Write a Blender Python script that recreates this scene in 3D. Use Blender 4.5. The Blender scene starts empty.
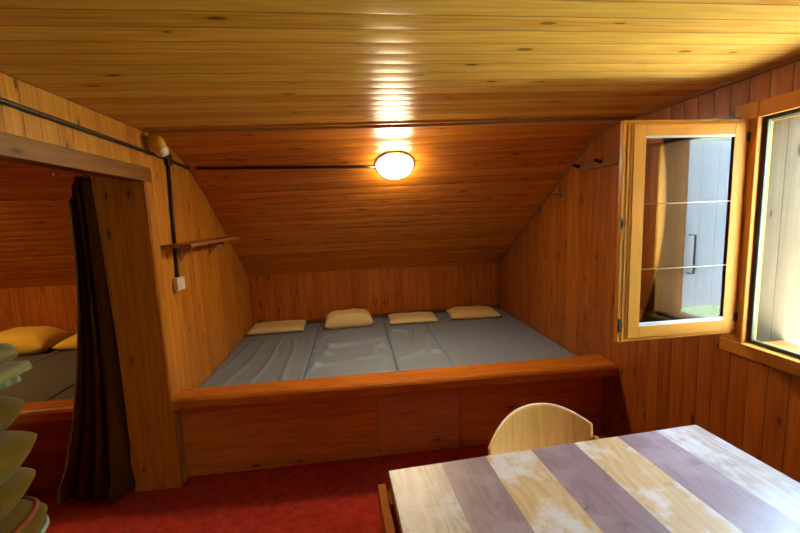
import bpy, bmesh, math, random
from mathutils import Vector, Matrix, noise
PI = math.pi
S = bpy.context.scene
COL = S.collection
random.seed(7)

# ------------------------------------------------------------------ camera, sky, sun, exposure
cam_d = bpy.data.cameras.new('camera'); cam = bpy.data.objects.new('camera', cam_d); COL.objects.link(cam)
cam_d.sensor_width = 36.0; cam_d.lens = 390.0/800*36; cam_d.clip_start = 0.02
RT = Vector((0.99230257, -0.11744572, -0.03926973)); DN = Vector((-0.05373863, -0.12268724, -0.99098941)); FW = Vector((0.11156957, 0.98547164, -0.12805423))
cam.matrix_world = Matrix(((RT.x, -DN.x, -FW.x, 1.2159), (RT.y, -DN.y, -FW.y, -2.5067), (RT.z, -DN.z, -FW.z, 1.6957), (0, 0, 0, 1)))
S.camera = cam
w = bpy.data.worlds.new('sky'); S.world = w; w.use_nodes = True
bg = w.node_tree.nodes['Background']; bg.inputs[0].default_value = (0.50, 0.72, 1.0, 1); bg.inputs[1].default_value = 56.0
def light(name, kind, loc, energy, col, **k):
    d = bpy.data.lights.new(name, kind); d.energy = energy; d.color = col
    o = bpy.data.objects.new(name, d); COL.objects.link(o); o.location = loc
    for a, b in k.items(): setattr(d, a, b)
    return o
sun = light('sun', 'SUN', (-5, -1, 8), 1400.0, (1.0, 0.93, 0.80), angle=0.01)
sun.rotation_euler = Vector((0.34, 0.03, -0.94)).to_track_quat('-Z', 'Y').to_euler()
portal = light('window_daylight_portal', 'AREA', (3.24, -1.54, 1.56), 1.0, (1, 1, 1), shape='RECTANGLE', size=1.16, size_y=0.96)
portal.rotation_euler = Vector((-1, 0, 0)).to_track_quat('-Z', 'Y').to_euler()
portal.data.cycles.is_portal = True
LAMP = 150.0          # strength of the ceiling lamp's opal dome
LAMP2 = 165.0
S.view_settings.view_transform = 'Standard'; S.view_settings.look = 'None'
S.view_settings.gamma = 1; S.view_settings.use_curve_mapping = False
S.view_settings.exposure = 0.0

# ------------------------------------------------------------------ materials
class N:
    def __init__(s, name):
        s.m = bpy.data.materials.new(name); s.m.use_nodes = True; s.t = s.m.node_tree
        s.b = s.t.nodes['Principled BSDF']
    def n(s, kind, **k):
        o = s.t.nodes.new(kind)
        for a, b in k.items(): setattr(o, a, b)
        return o
    def set(s, sock, v):
        if isinstance(v, bpy.types.NodeSocket): s.t.links.new(v, sock)
        else: sock.default_value = v
    def math(s, op, a, b=0.0, c=0.0, clamp=False):
        o = s.n('ShaderNodeMath', operation=op, use_clamp=clamp)
        s.set(o.inputs[0], a); s.set(o.inputs[1], b); s.set(o.inputs[2], c); return o.outputs[0]
    def mix(s, f, a, b, mode='MIX'):
        o = s.n('ShaderNodeMix', data_type='RGBA', blend_type=mode)
        s.set(o.inputs[0], f); s.set(o.inputs[6], a if isinstance(a, bpy.types.NodeSocket) else (*a, 1)); s.set(o.inputs[7], b if isinstance(b, bpy.types.NodeSocket) else (*b, 1)); return o.outputs[2]
    def vec(s, x, y, z=0.0):
        o = s.n('ShaderNodeCombineXYZ'); s.set(o.inputs[0], x); s.set(o.inputs[1], y); s.set(o.inputs[2], z); return o.outputs[0]
    def noise(s, v, scale=1.0, detail=3.0, rough=0.5, dist=0.0):
        o = s.n('ShaderNodeTexNoise'); s.set(o.inputs['Vector'], v); o.inputs['Scale'].default_value = scale
        o.inputs['Detail'].default_value = detail; o.inputs['Roughness'].default_value = rough; o.inputs['Distortion'].default_value = dist; return o.outputs[0]
    def ramp(s, f, lo, hi):
        o = s.n('ShaderNodeMapRange', interpolation_type='SMOOTHSTEP'); s.set(o.inputs[0], f)
        o.inputs[1].default_value = lo; o.inputs[2].default_value = hi; return o.outputs[0]
    def bump(s, h, strength, dist):
        o = s.n('ShaderNodeBump'); s.set(o.inputs['Height'], h); o.inputs['Strength'].default_value = strength; o.inputs['Distance'].default_value = dist
        s.t.links.new(o.outputs[0], s.b.inputs['Normal']); return o
    def base(s, c): s.set(s.b.inputs['Base Color'], c if isinstance(c, bpy.types.NodeSocket) else (*c, 1))
    def rough(s, r): s.set(s.b.inputs['Roughness'], r)

def wood(name, light_c, dark_c, width=0.0, seed=0.0, rough=0.36, knots=0.5, tint=0.22, groove=0.0020, grain=1.0, cup=1.0, spec=0.35):
    """varnished softwood; uv.x runs across the boards, uv.y along the grain, in metres"""
    q = N(name)
    uv = q.n('ShaderNodeTexCoord').outputs['UV']
    sp = q.n('ShaderNodeSeparateXYZ'); q.t.links.new(uv, sp.inputs[0]); a, g = sp.outputs[0], sp.outputs[1]
    if width:
        pa = q.math('DIVIDE', a, width); pid = q.math('ADD', q.math('FLOOR', pa), seed); fr = q.math('FRACT', pa)
    else:
        pid = seed; fr = 0.5
    wn = q.n('ShaderNodeTexWhiteNoise', noise_dimensions='1D'); q.set(wn.inputs['W'], pid)
    r = wn.outputs[0]
    rs = q.math('MULTIPLY', r, 53.0)
    v1 = q.vec(q.math('MULTIPLY', a, 70.0), q.math('ADD', q.math('MULTIPLY', g, 2.2), rs), rs)
    fine = q.noise(v1, 1.0, 3.0, 0.6)
    v2 = q.vec(q.math('MULTIPLY', a, 11.0), q.math('ADD', q.math('MULTIPLY', g, 0.8), rs), rs)
    big = q.noise(v2, 1.0, 2.0, 0.5, 0.3)
    rings = q.math('SINE', q.math('MULTIPLY', big, 46.0))
    rings = q.math('MULTIPLY_ADD', rings, 0.5, 0.5)
    gr = q.math('ADD', q.math('MULTIPLY', q.ramp(fine, 0.28, 0.72), 0.55), q.math('MULTIPLY', rings, 0.45))
    gr = q.math('MULTIPLY', gr, grain, clamp=True)
    col = q.mix(gr, light_c, dark_c)
    # board to board difference
    col = q.mix(q.math('MULTIPLY', r, tint), col, tuple(c*0.35 for c in dark_c))
    r2 = q.math('FRACT', q.math('MULTIPLY', r, 7.31))
    col = q.mix(q.math('MULTIPLY', r2, tint*0.9), col, tuple(min(1, c*1.5) for c in light_c))
    # knots
    if knots:
        vo = q.n('ShaderNodeTexVoronoi', voronoi_dimensions='2D'); vo.inputs['Scale'].default_value = 1.0
        q.set(vo.inputs['Vector'], q.vec(q.math('MULTIPLY', a, 9.0), q.math('ADD', q.math('MULTIPLY', g, 3.0), rs), 0.0))
        sc = q.n('ShaderNodeSeparateColor'); q.t.links.new(vo.outputs['Color'], sc.inputs[0])
        on = q.math('GREATER_THAN', sc.outputs[0], 1.0-knots)
        size = q.math('MULTIPLY_ADD', sc.outputs[1], 0.09, 0.042)
        k = q.math('SUBTRACT', 1.0, q.math('DIVIDE', vo.outputs['Distance'], size), clamp=True)
        k = q.math('MULTIPLY', q.ramp(k, 0.0, 0.55), on)
        halo = q.math('MULTIPLY', q.math('SUBTRACT', 1.0, q.math('DIVIDE', vo.outputs['Distance'], 0.33), clamp=True), on)
        col = q.mix(q.math('MULTIPLY', halo, 0.45), col, tuple(c*0.8 for c in dark_c))
        col = q.mix(q.math('MULTIPLY', k, 0.85), col, (dark_c[0]*0.18, dark_c[1]*0.16, dark_c[2]*0.2))
    if width:
        ed = q.math('MULTIPLY', q.math('MINIMUM', fr, q.math('SUBTRACT', 1.0, fr)), width)
        gm = q.ramp(ed, groove*0.35, groove)
        col = q.mix(gm, tuple(c*0.30 for c in dark_c), col)
        prof = q.math('MULTIPLY', fr, q.math('SUBTRACT', 1.0, fr))      # boards are slightly crowned
        h = q.math('ADD', q.math('MULTIPLY', prof, 0.007*cup), q.math('MULTIPLY', gm, 0.0015))
        wav = q.noise(q.vec(q.math('MULTIPLY', a, 55.0), q.math('MULTIPLY', g, 0.7), rs), 1.0, 2.0)
        h = q.math('ADD', h, q.math('MULTIPLY', wav, 0.0008*cup))
        h = q.math('ADD', h, q.math('MULTIPLY', fine, 0.0002))
        q.bump(h, 1.0, 1.0)
    else:
        q.bump(fine, 0.08, 0.0006)
    q.base(col); q.rough(q.math('MULTIPLY_ADD', fine, 0.14, rough-0.07)); q.b.inputs['Specular IOR Level'].default_value = spec
    return q.m

def plain(name, c, rough=0.5, metal=0.0, noise_amt=0.12, scale=30.0, bump=0.0, emit=0.0):
    q = N(name); co = q.n('ShaderNodeTexCoord').outputs['Object']
    nz = q.noise(co, scale, 3.0)
    q.base(q.mix(q.math('MULTIPLY', nz, noise_amt*2), c, tuple(x*0.6 for x in c)))
    q.rough(rough); q.b.inputs['Metallic'].default_value = metal
    if bump: q.bump(nz, bump, 0.004)
    if emit:
        q.b.inputs['Emission Color'].default_value = (*c, 1); q.b.inputs['Emission Strength'].default_value = emit
    return q.m

def cloth(name, c, c2=None, weave=900.0, rough=0.9, bump=0.25, blotch=0.35, sheen=0.1, spec=0.06):
    q = N(name); co = q.n('ShaderNodeTexCoord').outputs['Object']
    nz = q.noise(co, 9.0, 4.0, 0.6); fn = q.noise(co, weave, 2.0)
    c2 = c2 or tuple(x*0.6 for x in c)
    q.base(q.mix(q.math('MULTIPLY', q.math('ADD', q.math('MULTIPLY', nz, 0.7), q.math('MULTIPLY', fn, 0.3)), blotch*2, clamp=True), c, c2))
    q.rough(rough); q.b.inputs['Specular IOR Level'].default_value = spec; q.b.inputs['Sheen Weight'].default_value = sheen; q.bump(fn, bump, 0.002)
    return q.m

M = {}
M['ceiling'] = wood('ceiling boards', (0.73434, 0.40628, 0.07738), (0.48312, 0.19391, 0.02168), 0.090, 3, rough=0.31, knots=0.40, tint=0.36, groove=0.0024, spec=0.018)
M['slope'] = wood('sloped ceiling boards', (0.78624, 0.28868, 0.03372), (0.44928, 0.13122, 0.01065), 0.090, 71, rough=0.36, knots=0.35, tint=0.30, groove=0.0022, spec=0.30)
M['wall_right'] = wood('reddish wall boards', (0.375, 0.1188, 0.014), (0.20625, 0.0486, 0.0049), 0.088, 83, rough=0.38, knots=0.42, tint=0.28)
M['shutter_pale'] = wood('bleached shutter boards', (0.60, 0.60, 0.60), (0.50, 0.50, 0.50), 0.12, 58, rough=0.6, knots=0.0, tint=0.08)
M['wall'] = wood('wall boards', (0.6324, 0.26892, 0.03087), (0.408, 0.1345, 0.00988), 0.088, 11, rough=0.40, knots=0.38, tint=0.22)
M['wall_dark'] = wood('old wall boards', (0.5313, 0.17388, 0.02102), (0.30188, 0.07173, 0.00601), 0.088, 29, rough=0.36, knots=0.38, tint=0.25)
M['bunk'] = wood('bunk front boards', (0.621, 0.207, 0.0374), (0.3335, 0.088, 0.0128), 0.0, 5, rough=0.40, knots=0.16)
M['hatch'] = wood('hatch board', (0.65205, 0.24592, 0.0954), (0.41055, 0.13414, 0.0504), 0.0, 8, rough=0.42, knots=0.14)
M['rail'] = wood('rail wood', (0.62, 0.2115, 0.026), (0.42, 0.1125, 0.0097), 0.0, 17, rough=0.28, knots=0.0)
M['beam'] = wood('beam wood', (0.2376, 0.08928, 0.0143), (0.132, 0.04185, 0.00572), 0.0, 23, rough=0.5, knots=0.25)
M['jamb'] = wood('jamb boards', (0.58, 0.2115, 0.0292), (0.36, 0.099, 0.0097), 0.0, 37, rough=0.42, knots=0.34)
M['frame'] = wood('window wood', (0.4862, 0.2075, 0.03024), (0.4301, 0.17015, 0.02304), 0.0, 41, rough=0.36, knots=0.0, grain=0.8, spec=0.12)
M['shelf'] = wood('shelf wood', (0.40, 0.17, 0.05), (0.24, 0.085, 0.024), 0.0, 43, rough=0.5, knots=0.2)
M['trim'] = wood('trim wood', (0.24, 0.085, 0.02), (0.14, 0.042, 0.009), 0.0, 47, rough=0.4, knots=0.0)
M['ply'] = wood('birch plywood', (0.8, 0.44, 0.125), (0.66, 0.31, 0.06), 0.0, 51, rough=0.30, knots=0.0)
M['ply_edge'] = plain('plywood edge', (0.86, 0.68, 0.45), 0.5)
M['orange_wood'] = wood('orange beech', (0.50, 0.165, 0.012), (0.40, 0.115, 0.006), 0.0, 53, rough=0.6, knots=0.0, spec=0.08)
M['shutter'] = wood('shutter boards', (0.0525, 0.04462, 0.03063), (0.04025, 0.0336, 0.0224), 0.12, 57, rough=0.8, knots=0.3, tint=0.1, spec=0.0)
M['teal'] = plain('teal paint', (0.03, 0.30, 0.24), 0.4)
M['ground'] = plain('pale gravel', (0.74, 0.72, 0.66), 0.9, scale=3)
M['screen_dark'] = plain('dark unseen hill screen', (0.022, 0.036, 0.014), 0.95, scale=1.5)  # dark colour of the unseen hill added to hold back low daylight
M['gasket'] = plain('dark rubber seal', (0.02, 0.035, 0.03), 0.5)
M['black'] = plain('black metal', (0.015, 0.012, 0.011), 0.45, 0.0)
M['brown_plastic'] = plain('brown conduit plastic', (0.022, 0.013, 0.009), 0.45)
M['grey_pipe'] = plain('grey conduit', (0.62, 0.52, 0.38), 0.45)
M['steel'] = plain('worn steel', (0.45, 0.43, 0.40), 0.35, 1.0)
M['white_plastic'] = plain('white switch plastic', (0.75, 0.72, 0.66), 0.4)
M['lamp_rim'] = plain('lamp rim enamel', (0.82, 0.78, 0.70), 0.35)
def opal(name, c, strength):
    q = N(name); co = q.n('ShaderNodeTexCoord').outputs['Object']; q.base((0.9, 0.88, 0.82)); q.rough(0.35)
    d = q.n('ShaderNodeVectorMath', operation='DISTANCE'); q.t.links.new(co, d.inputs[0]); d.inputs[1].default_value = (0, 0, 0.05)   # the bulb behind the glass
    f = q.math('POWER', q.math('DIVIDE', 0.046, d.outputs['Value']), 1.3)
    q.b.inputs['Emission Color'].default_value = (*c, 1); q.set(q.b.inputs['Emission Strength'], q.math('MULTIPLY', f, strength)); return q.m
M['opal'] = opal('opal lamp glass', (1.0, 0.76, 0.47), LAMP*2.2)
M['opal_far'] = opal('opal lamp glass in next room', (1.0, 0.68, 0.32), LAMP2*2.2)
M['amber'] = plain('amber lamp cap', (0.75, 0.42, 0.03), 0.3)
M['white_glass'] = plain('white bulb glass', (0.85, 0.82, 0.75), 0.25)
M['spacer'] = plain('aluminium spacer', (0.75, 0.76, 0.78), 0.4, 0.2)
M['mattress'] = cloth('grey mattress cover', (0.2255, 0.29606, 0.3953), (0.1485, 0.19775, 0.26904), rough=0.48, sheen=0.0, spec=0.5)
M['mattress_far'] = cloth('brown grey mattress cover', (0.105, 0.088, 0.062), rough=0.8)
M['cream'] = cloth('cream pillow cotton', (0.80, 0.66, 0.36), (0.66, 0.50, 0.23), blotch=0.3)
M['cream_deep'] = cloth('deep cream pillow cotton', (0.76, 0.57, 0.25), (0.62, 0.43, 0.16), blotch=0.3)
M['yellow'] = cloth('yellow pillow cotton', (0.78, 0.50, 0.07), (0.62, 0.36, 0.04), blotch=0.3)
M['curtain'] = cloth('dark brown curtain', (0.04896, 0.01409, 0.00132), (0.02992, 0.00833, 0.00066), blotch=0.4, sheen=0.0)
M['hem'] = cloth('curtain hem', (0.22, 0.12, 0.045))
M['olive'] = cloth('olive beige blanket wool', (0.0962, 0.0491, 0.00332), (0.06413, 0.03158, 0.00202), weave=500, bump=0.6)
M['olive_b'] = cloth('pale khaki blanket wool', (0.12185, 0.06394, 0.00455), (0.08464, 0.04292, 0.0028), weave=500, bump=0.6)
M['edge_red'] = cloth('rust blanket binding', (0.19, 0.04, 0.018))
M['edge_blue'] = cloth('pale blue blanket binding', (0.25, 0.30, 0.31))
M['chest'] = wood('chest wood', (0.40, 0.16, 0.05), (0.26, 0.09, 0.025), 0.12, 61, rough=0.5)

def carpet():
    q = N('red carpet'); co = q.n('ShaderNodeTexCoord').outputs['Object']
    a = q.noise(co, 420.0, 2.0, 0.7); b = q.noise(co, 16.0, 5.0, 0.65); c = q.noise(co, 90.0, 3.0, 0.7)
    f = q.math('ADD', q.math('MULTIPLY', a, 0.45), q.math('ADD', q.math('MULTIPLY', b, 0.3), q.math('MULTIPLY', c, 0.25)))
    q.base(q.mix(q.ramp(f, 0.36, 0.62), (0.16, 0.009, 0.006), (0.48, 0.045, 0.022))); q.rough(1.0); q.b.inputs['Specular IOR Level'].default_value = 0.1
    q.bump(a, 0.7, 0.004); return q.m
M['carpet'] = carpet()

def table_board(name, light_c, dark_c, worn, seed, worn_amt):
    q = N(name); uv = q.n('ShaderNodeTexCoord').outputs['UV']
    sp = q.n('ShaderNodeSeparateXYZ'); q.t.links.new(uv, sp.inputs[0]); a, g = sp.outputs[0], sp.outputs[1]
    fine = q.noise(q.vec(q.math('MULTIPLY', a, 90.0), q.math('MULTIPLY', g, 3.5), seed), 1.0, 4.0, 0.6)
    big = q.noise(q.vec(q.math('MULTIPLY', a, 10.0), q.math('MULTIPLY', g, 1.6), seed), 1.0, 2.0, 0.5, 0.6)
    rings = q.math('MULTIPLY_ADD', q.math('SINE', q.math('MULTIPLY', big, 55.0)), 0.5, 0.5)
    gr = q.math('ADD', q.math('MULTIPLY', fine, 0.6), q.math('MULTIPLY', rings, 0.4))
    col = q.mix(gr, light_c, dark_c)
    blot = q.noise(q.vec(a, g, seed), 5.5, 5.0, 0.62)
    wm = q.math('MULTIPLY', q.ramp(blot, 0.46, 0.62), worn_amt)
    col = q.mix(wm, col, worn)
    st = q.noise(q.vec(a, g, seed+9.0), 7.0, 4.0, 0.7)
    col = q.mix(q.math('MULTIPLY', q.ramp(st, 0.58, 0.70), 0.6), col, tuple(c*0.45 for c in dark_c))
    q.base(col); q.rough(q.math('MULTIPLY_ADD', blot, 0.22, 0.30)); q.b.inputs['Specular IOR Level'].default_value = 0.6
    q.bump(fine, 0.15, 0.0006); return q.m
M['t_pale'] = table_board('pale worn table board', (0.4428, 0.37536, 0.31104), (0.1968, 0.14688, 0.10368), (0.52, 0.52, 0.54), 3.0, 0.45)
M['t_tan'] = table_board('tan worn table board', (0.492, 0.352, 0.192), (0.3608, 0.216, 0.08), (0.54, 0.53, 0.53), 8.0, 0.75)
M['t_purple'] = table_board('purple brown table board', (0.22842, 0.14674, 0.1647), (0.1458, 0.08602, 0.0915), (0.29, 0.22, 0.23), 14.0, 0.5)

def glass(name, boost=1.0):
    m = bpy.data.materials.new(name); m.use_nodes = True; t = m.node_tree; t.nodes.clear()
    out = t.nodes.new('ShaderNodeOutputMaterial'); mx = t.nodes.new('ShaderNodeMixShader')
    tr = t.nodes.new('ShaderNodeBsdfTransparent'); tr.inputs[0].default_value = (0.97, 0.985, 0.98, 1)
    gl = t.nodes.new('ShaderNodeBsdfGlossy'); gl.inputs['Roughness'].default_value = 0.004; gl.inputs[0].default_value = (1, 1, 1, 1)
    fr = t.nodes.new('ShaderNodeFresnel'); fr.inputs[0].default_value = 1.5
    mu = t.nodes.new('ShaderNodeMath'); mu.operation = 'MULTIPLY'; mu.use_clamp = True; mu.inputs[1].default_value = boost
    t.links.new(fr.outputs[0], mu.inputs[0]); t.links.new(mu.outputs[0], mx.inputs[0]); t.links.new(tr.outputs[0], mx.inputs[1]); t.links.new(gl.outputs[0], mx.inputs[2]); t.links.new(mx.outputs[0], out.inputs[0])
    return m
M['glass'] = glass('window glass', 2.0)

# ------------------------------------------------------------------ builders
AX = {'x': 0, 'y': 1, 'z': 2}
class MB:
    """collects shapes in world (or local) coordinates; each face gets a metre uv: x across, y along the grain"""
    def __init__(s): s.bm = bmesh.new(); s.uv = s.bm.loops.layers.uv.new('UVMap')
    def _uv(s, faces, grain, off=None):
        off = (random.random()*5, random.random()*5) if off is None else off
        for f in faces:
            f.normal_update(); n = f.normal; g = AX[grain]
            k = max(range(3), key=lambda i: abs(n[i]))
            if k == g: a, b = [i for i in range(3) if i != k]; b2 = b
            else: a = [i for i in range(3) if i not in (g, k)][0]; b2 = g
            for l in f.loops: l[s.uv].uv = (l.vert.co[a]+off[0], l.vert.co[b2]+off[1])
    def poly(s, verts, faces, grain='x', mat=0, off=None, smooth=False):
        vs = [s.bm.verts.new(v) for v in verts]; fs = []
        for f in faces:
            try: fs.append(s.bm.faces.new([vs[i] for i in f]))
            except ValueError: pass
        for f in fs: f.material_index = mat; f.smooth = smooth
        s._uv(fs, grain, off); return vs, fs
    def box(s, x0, x1, y0, y1, z0, z1, grain='x', mat=0, off=None):
        v = [(x, y, z) for z in (z0, z1) for y in (y0, y1) for x in (x0, x1)]
        return s.poly(v, [(0, 2, 3, 1), (4, 5, 7, 6), (0, 1, 5, 4), (2, 6, 7, 3), (0, 4, 6, 2), (1, 3, 7, 5)], grain, mat, off)
    def prism(s, pts, axis, a0, a1, grain='x', mat=0, off=None, smooth=False):
        """closed outline (2d in the two other axes, in order) swept along axis"""
        k = AX[axis]; o = [i for i in range(3) if i != k]; vs = []
        for a in (a0, a1):
            for p in pts:
                c = [0, 0, 0]; c[k] = a; c[o[0]] = p[0]; c[o[1]] = p[1]; vs.append(tuple(c))
        n = len(pts); fs = [(i, (i+1) % n, n+(i+1) % n, n+i) for i in range(n)]
        V, F = s.poly(vs, fs, grain, mat, off, smooth)
        F += s.poly(vs, [tuple(range(n)), tuple(range(2*n-1, n-1, -1))], grain, mat, off)[1]
        return F
    def tube(s, pts, r, sides=10, mat=0, caps=True, smooth=True):
        pts = [Vector(p) for p in pts]; rings = []; rr = r if isinstance(r, (list, tuple)) else [r]*len(pts)
        up = None
        for i, p in enumerate(pts):
            d = (pts[min(i+1, len(pts)-1)]-pts[max(i-1, 0)]).normalized()
            if up is None: up = d.orthogonal().normalized()
            up = (up-d*up.dot(d)).normalized(); sd = d.cross(up)
            rings.append([s.bm.verts.new(p+(up*math.cos(2*PI*j/sides)+sd*math.sin(2*PI*j/sides))*rr[i]) for j in range(sides)])
        fs = []
        for a, b in zip(rings, rings[1:]):
            for j in range(sides): fs.append(s.bm.faces.new((a[j], a[(j+1) % sides], b[(j+1) % sides], b[j])))
        for f in fs: f.smooth = smooth
        if caps: fs.append(s.bm.faces.new(rings[0][::-1])); fs.append(s.bm.faces.new(rings[-1]))
        for f in fs: f.material_index = mat
        s._uv(fs, 'z'); return fs
    def lathe(s, prof, mtx, sides=40, mat=0):
        """profile of (radius, height), turned about local z, placed by mtx"""
        rings = []; fs = []
        for r, h in prof:
            if r < 1e-6: rings.append([s.bm.verts.new(mtx @ Vector((0, 0, h)))])
            else: rings.append([s.bm.verts.new(mtx @ Vector((r*math.cos(2*PI*j/sides), r*math.sin(2*PI*j/sides), h))) for j in range(sides)])
        for a, b in zip(rings, rings[1:]):
            for j in range(sides):
                k = (j+1) % sides
                if len(a) == 1 and len(b) == 1: continue
                if len(a) == 1: fs.append(s.bm.faces.new((a[0], b[j], b[k])))
                elif len(b) == 1: fs.append(s.bm.faces.new((a[j], a[k], b[0])))
                else: fs.append(s.bm.faces.new((a[j], a[k], b[k], b[j])))
        for f in fs: f.smooth = True; f.material_index = mat
        s._uv(fs, 'z'); return fs
    def grid(s, fn, nu, nv, mat=0, wrap=False, uvscale=(1, 1), smooth=True):
        V = [[s.bm.verts.new(fn(i/nu, j/nv)) for j in range(nv+1)] for i in range(nu+1)]
        fs = []
        for i in range(nu):
            for j in range(nv):
                f = s.bm.faces.new((V[i][j], V[i+1][j], V[i+1][j+1], V[i][j+1])); f.smooth = smooth; f.material_index = mat; fs.append(f)
                for l, (p, q) in zip(f.loops, ((i, j), (i+1, j), (i+1, j+1), (i, j+1))): l[s.uv].uv = (p/nu*uvscale[0], q/nv*uvscale[1])
        return V, fs
    def build(s, name, mats, parent=None, bevel=0.0, seg=2, normals=True):
        if normals: bmesh.ops.recalc_face_normals(s.bm, faces=s.bm.faces)
        me = bpy.data.meshes.new(name); s.bm.to_mesh(me); s.bm.free()
        for m in (mats if isinstance(mats, (list, tuple)) else [mats]): me.materials.append(M[m])
        o = bpy.data.objects.new(name, me); COL.objects.link(o)
        if parent: o.parent = parent
        if bevel:
            b = o.modifiers.new('bevel', 'BEVEL'); b.width = bevel; b.segments = seg; b.limit_method = 'ANGLE'; b.angle_limit = 0.6
        return o

def tag(o, label=None, cat=None, group=None, kind=None):
    if label: o['label'] = label
    if cat: o['category'] = cat
    if group: o['group'] = group
    if kind: o['kind'] = kind
    return o
def empty(name, loc=(0, 0, 0), rz=0.0):
    o = bpy.data.objects.new(name, None); COL.objects.link(o); o.location = loc; o.rotation_euler = (0, 0, rz); o.empty_display_size = 0.05
    return o
def lbox(name, mat, parent, dims, grain='x', bevel=0.002):
    b = MB(); b.box(*dims, grain=grain); return b.build(name, mat, parent, bevel)
def simp(o): return tag(o, kind='structure')

# ------------------------------------------------------------------ the setting
W = 3.0; XN = -3.7; YB = -3.3; ZC = 2.262; TH = 0.27
PL = [(0.16, ZC), (0.38, 2.235), (0.62, 2.145), (0.955, 1.935), (1.371, 1.612), (2.035, 1.098)]
PR = [(0.02, ZC), (0.14, 2.252), (0.313, 2.196), (0.737, 1.960), (1.314, 1.604), (2.21, 1.062)]
def dense(P, n=6):
    out = []
    for (a, b) in zip(P, P[1:]):
        for i in range(n): out.append((a[0]+(b[0]-a[0])*i/n, a[1]+(b[1]-a[1])*i/n))
    return out+[P[-1]]
def prof(x):
    t = max(0.0, min(1.0, x/W)); return [(l[0]*(1-t)+r[0]*t, l[1]*(1-t)+r[1]*t) for l, r in zip(PL, PR)]
def knee_y(x): return prof(x)[-1][0]
def slope_z(x, y):
    P = prof(x)
    if y <= P[0][0]: return ZC
    for a, b in zip(P, P[1:]):
        if y <= b[0]: return a[1]+(b[1]-a[1])*(y-a[0])/(b[0]-a[0])
    return P[-1][1]

b = MB(); b.box(XN, W+0.2, YB, 2.6, -0.08, 0.0); simp(b.build('floor', 'carpet'))

# ceiling: the flat boards and, in one run with them, the sloped boards down to the knee wall
b = MB(); xs = [XN, -1.8, -0.27, 0.0] + [0.25*i for i in range(1, 13)] + [W+0.22]
rows = []
for x in xs:
    P = [(YB-0.1, ZC), (-1.5, ZC)]+prof(x); cum = [0.0]
    PC = [(YB-0.1, ZC), (-1.5, ZC)]+prof(1.5)
    for p, q in zip(PC, PC[1:]): cum.append(cum[-1]+math.hypot(q[0]-p[0], q[1]-p[1]))
    rows.append([(Vector((x, p[0], p[1])), (c, x)) for p, c in zip(P, cum)])
for A, B in zip(rows, rows[1:]):
    for j in range(len(A)-1):
        q = [A[j], B[j], B[j+1], A[j+1]]; f = b.bm.faces.new([b.bm.verts.new(v[0]) for v in q])
        for l, v in zip(f.loops, q): l[b.uv].uv = v[1]
bmesh.ops.remove_doubles(b.bm, verts=b.bm.verts, dist=1e-4)
bmesh.ops.recalc_face_normals(b.bm, faces=b.bm.faces)
o = simp(b.build('ceiling', ['ceiling', 'slope']))
for p in o.data.polygons: p.material_index = 1 if p.center.y > 0.05 else 0
so = o.modifiers.new('thickness', 'SOLIDIFY'); so.thickness = 0.06
so.offset = 1.0 if o.data.polygons[0].normal.z > 0 else -1.0

# knee wall (the far wall) with its low ledge
b = MB()
v = []
for x in (XN, 0.0, W+0.2):
    y = knee_y(x); v += [(x, y, 0), (x, y, 1.14), (x, y+0.1, 1.14), (x, y+0.1, 0)]
b.poly(v, [(0, 1, 5, 4), (4, 5, 9, 8), (1, 2, 6, 5), (5, 6, 10, 9), (2, 3, 7, 6), (6, 7, 11, 10), (0, 3, 2, 1), (8, 9, 10, 11)], 'z', off=(0.0, 0.3))
simp(b.build('wall_far', 'wall_dark'))
b = MB(); v = []
for x in (0.002, W-0.002):
    y = knee_y(x); v += [(x, y-0.03, 0.50), (x, y-0.03, 0.535), (x, y-0.001, 0.535), (x, y-0.001, 0.50)]
b.poly(v, [(0, 1, 5, 4), (1, 2, 6, 5), (2, 3, 7, 6), (0, 3, 7, 4), (0, 1, 2, 3), (4, 5, 6, 7)], 'x'); simp(b.build('trim_1', 'trim'))

# left wall: the boards beside the bunk, the thick jamb and the strip over the doorway
def wall_outline(P, y0, y1):
    pts = [(y0, 0.0)]
    if y0 < P[0][0]: pts.append((y0, ZC))
    pts += [p for p in P if p[0] > y0]
    pts.append((P[-1][0]+0.02, 0.0)); return pts
b = MB()
b.prism(wall_outline(PL, 0.0, 2.0), 'x', -TH, 0.0, 'z', off=(0.03, 0))
b.box(-TH, 0.0, -1.30, 0.0, 2.045, ZC, 'z', off=(0.03, 0))
b.box(-TH, 0.0, YB, -1.30, 0.0, ZC, 'z', off=(0.03, 0))
simp(b.build('wall_left', 'wall'))
door = simp(empty('door_1', (0, 0, 0)))
b = MB(); b.box(-0.07, 0.018, -1.30, 0.058, 1.958, 2.042, 'y'); b.build('door_lintel', 'beam', door, 0.004)
b = MB()
b.box(-0.128, 0.006, -0.012, -0.0005, 0.0, 1.957, 'z'); b.box(-TH-0.004, -0.130, -0.012, -0.0005, 0.0, 2.044, 'z')
b.build('jamb_lining', 'jamb', door, 0.0025)
b = MB(); b.box(0.001, 0.010, 0.0, 0.085, 0.606, 2.03, 'z'); b.build('jamb_casing', 'wall', door, 0.003)

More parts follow.
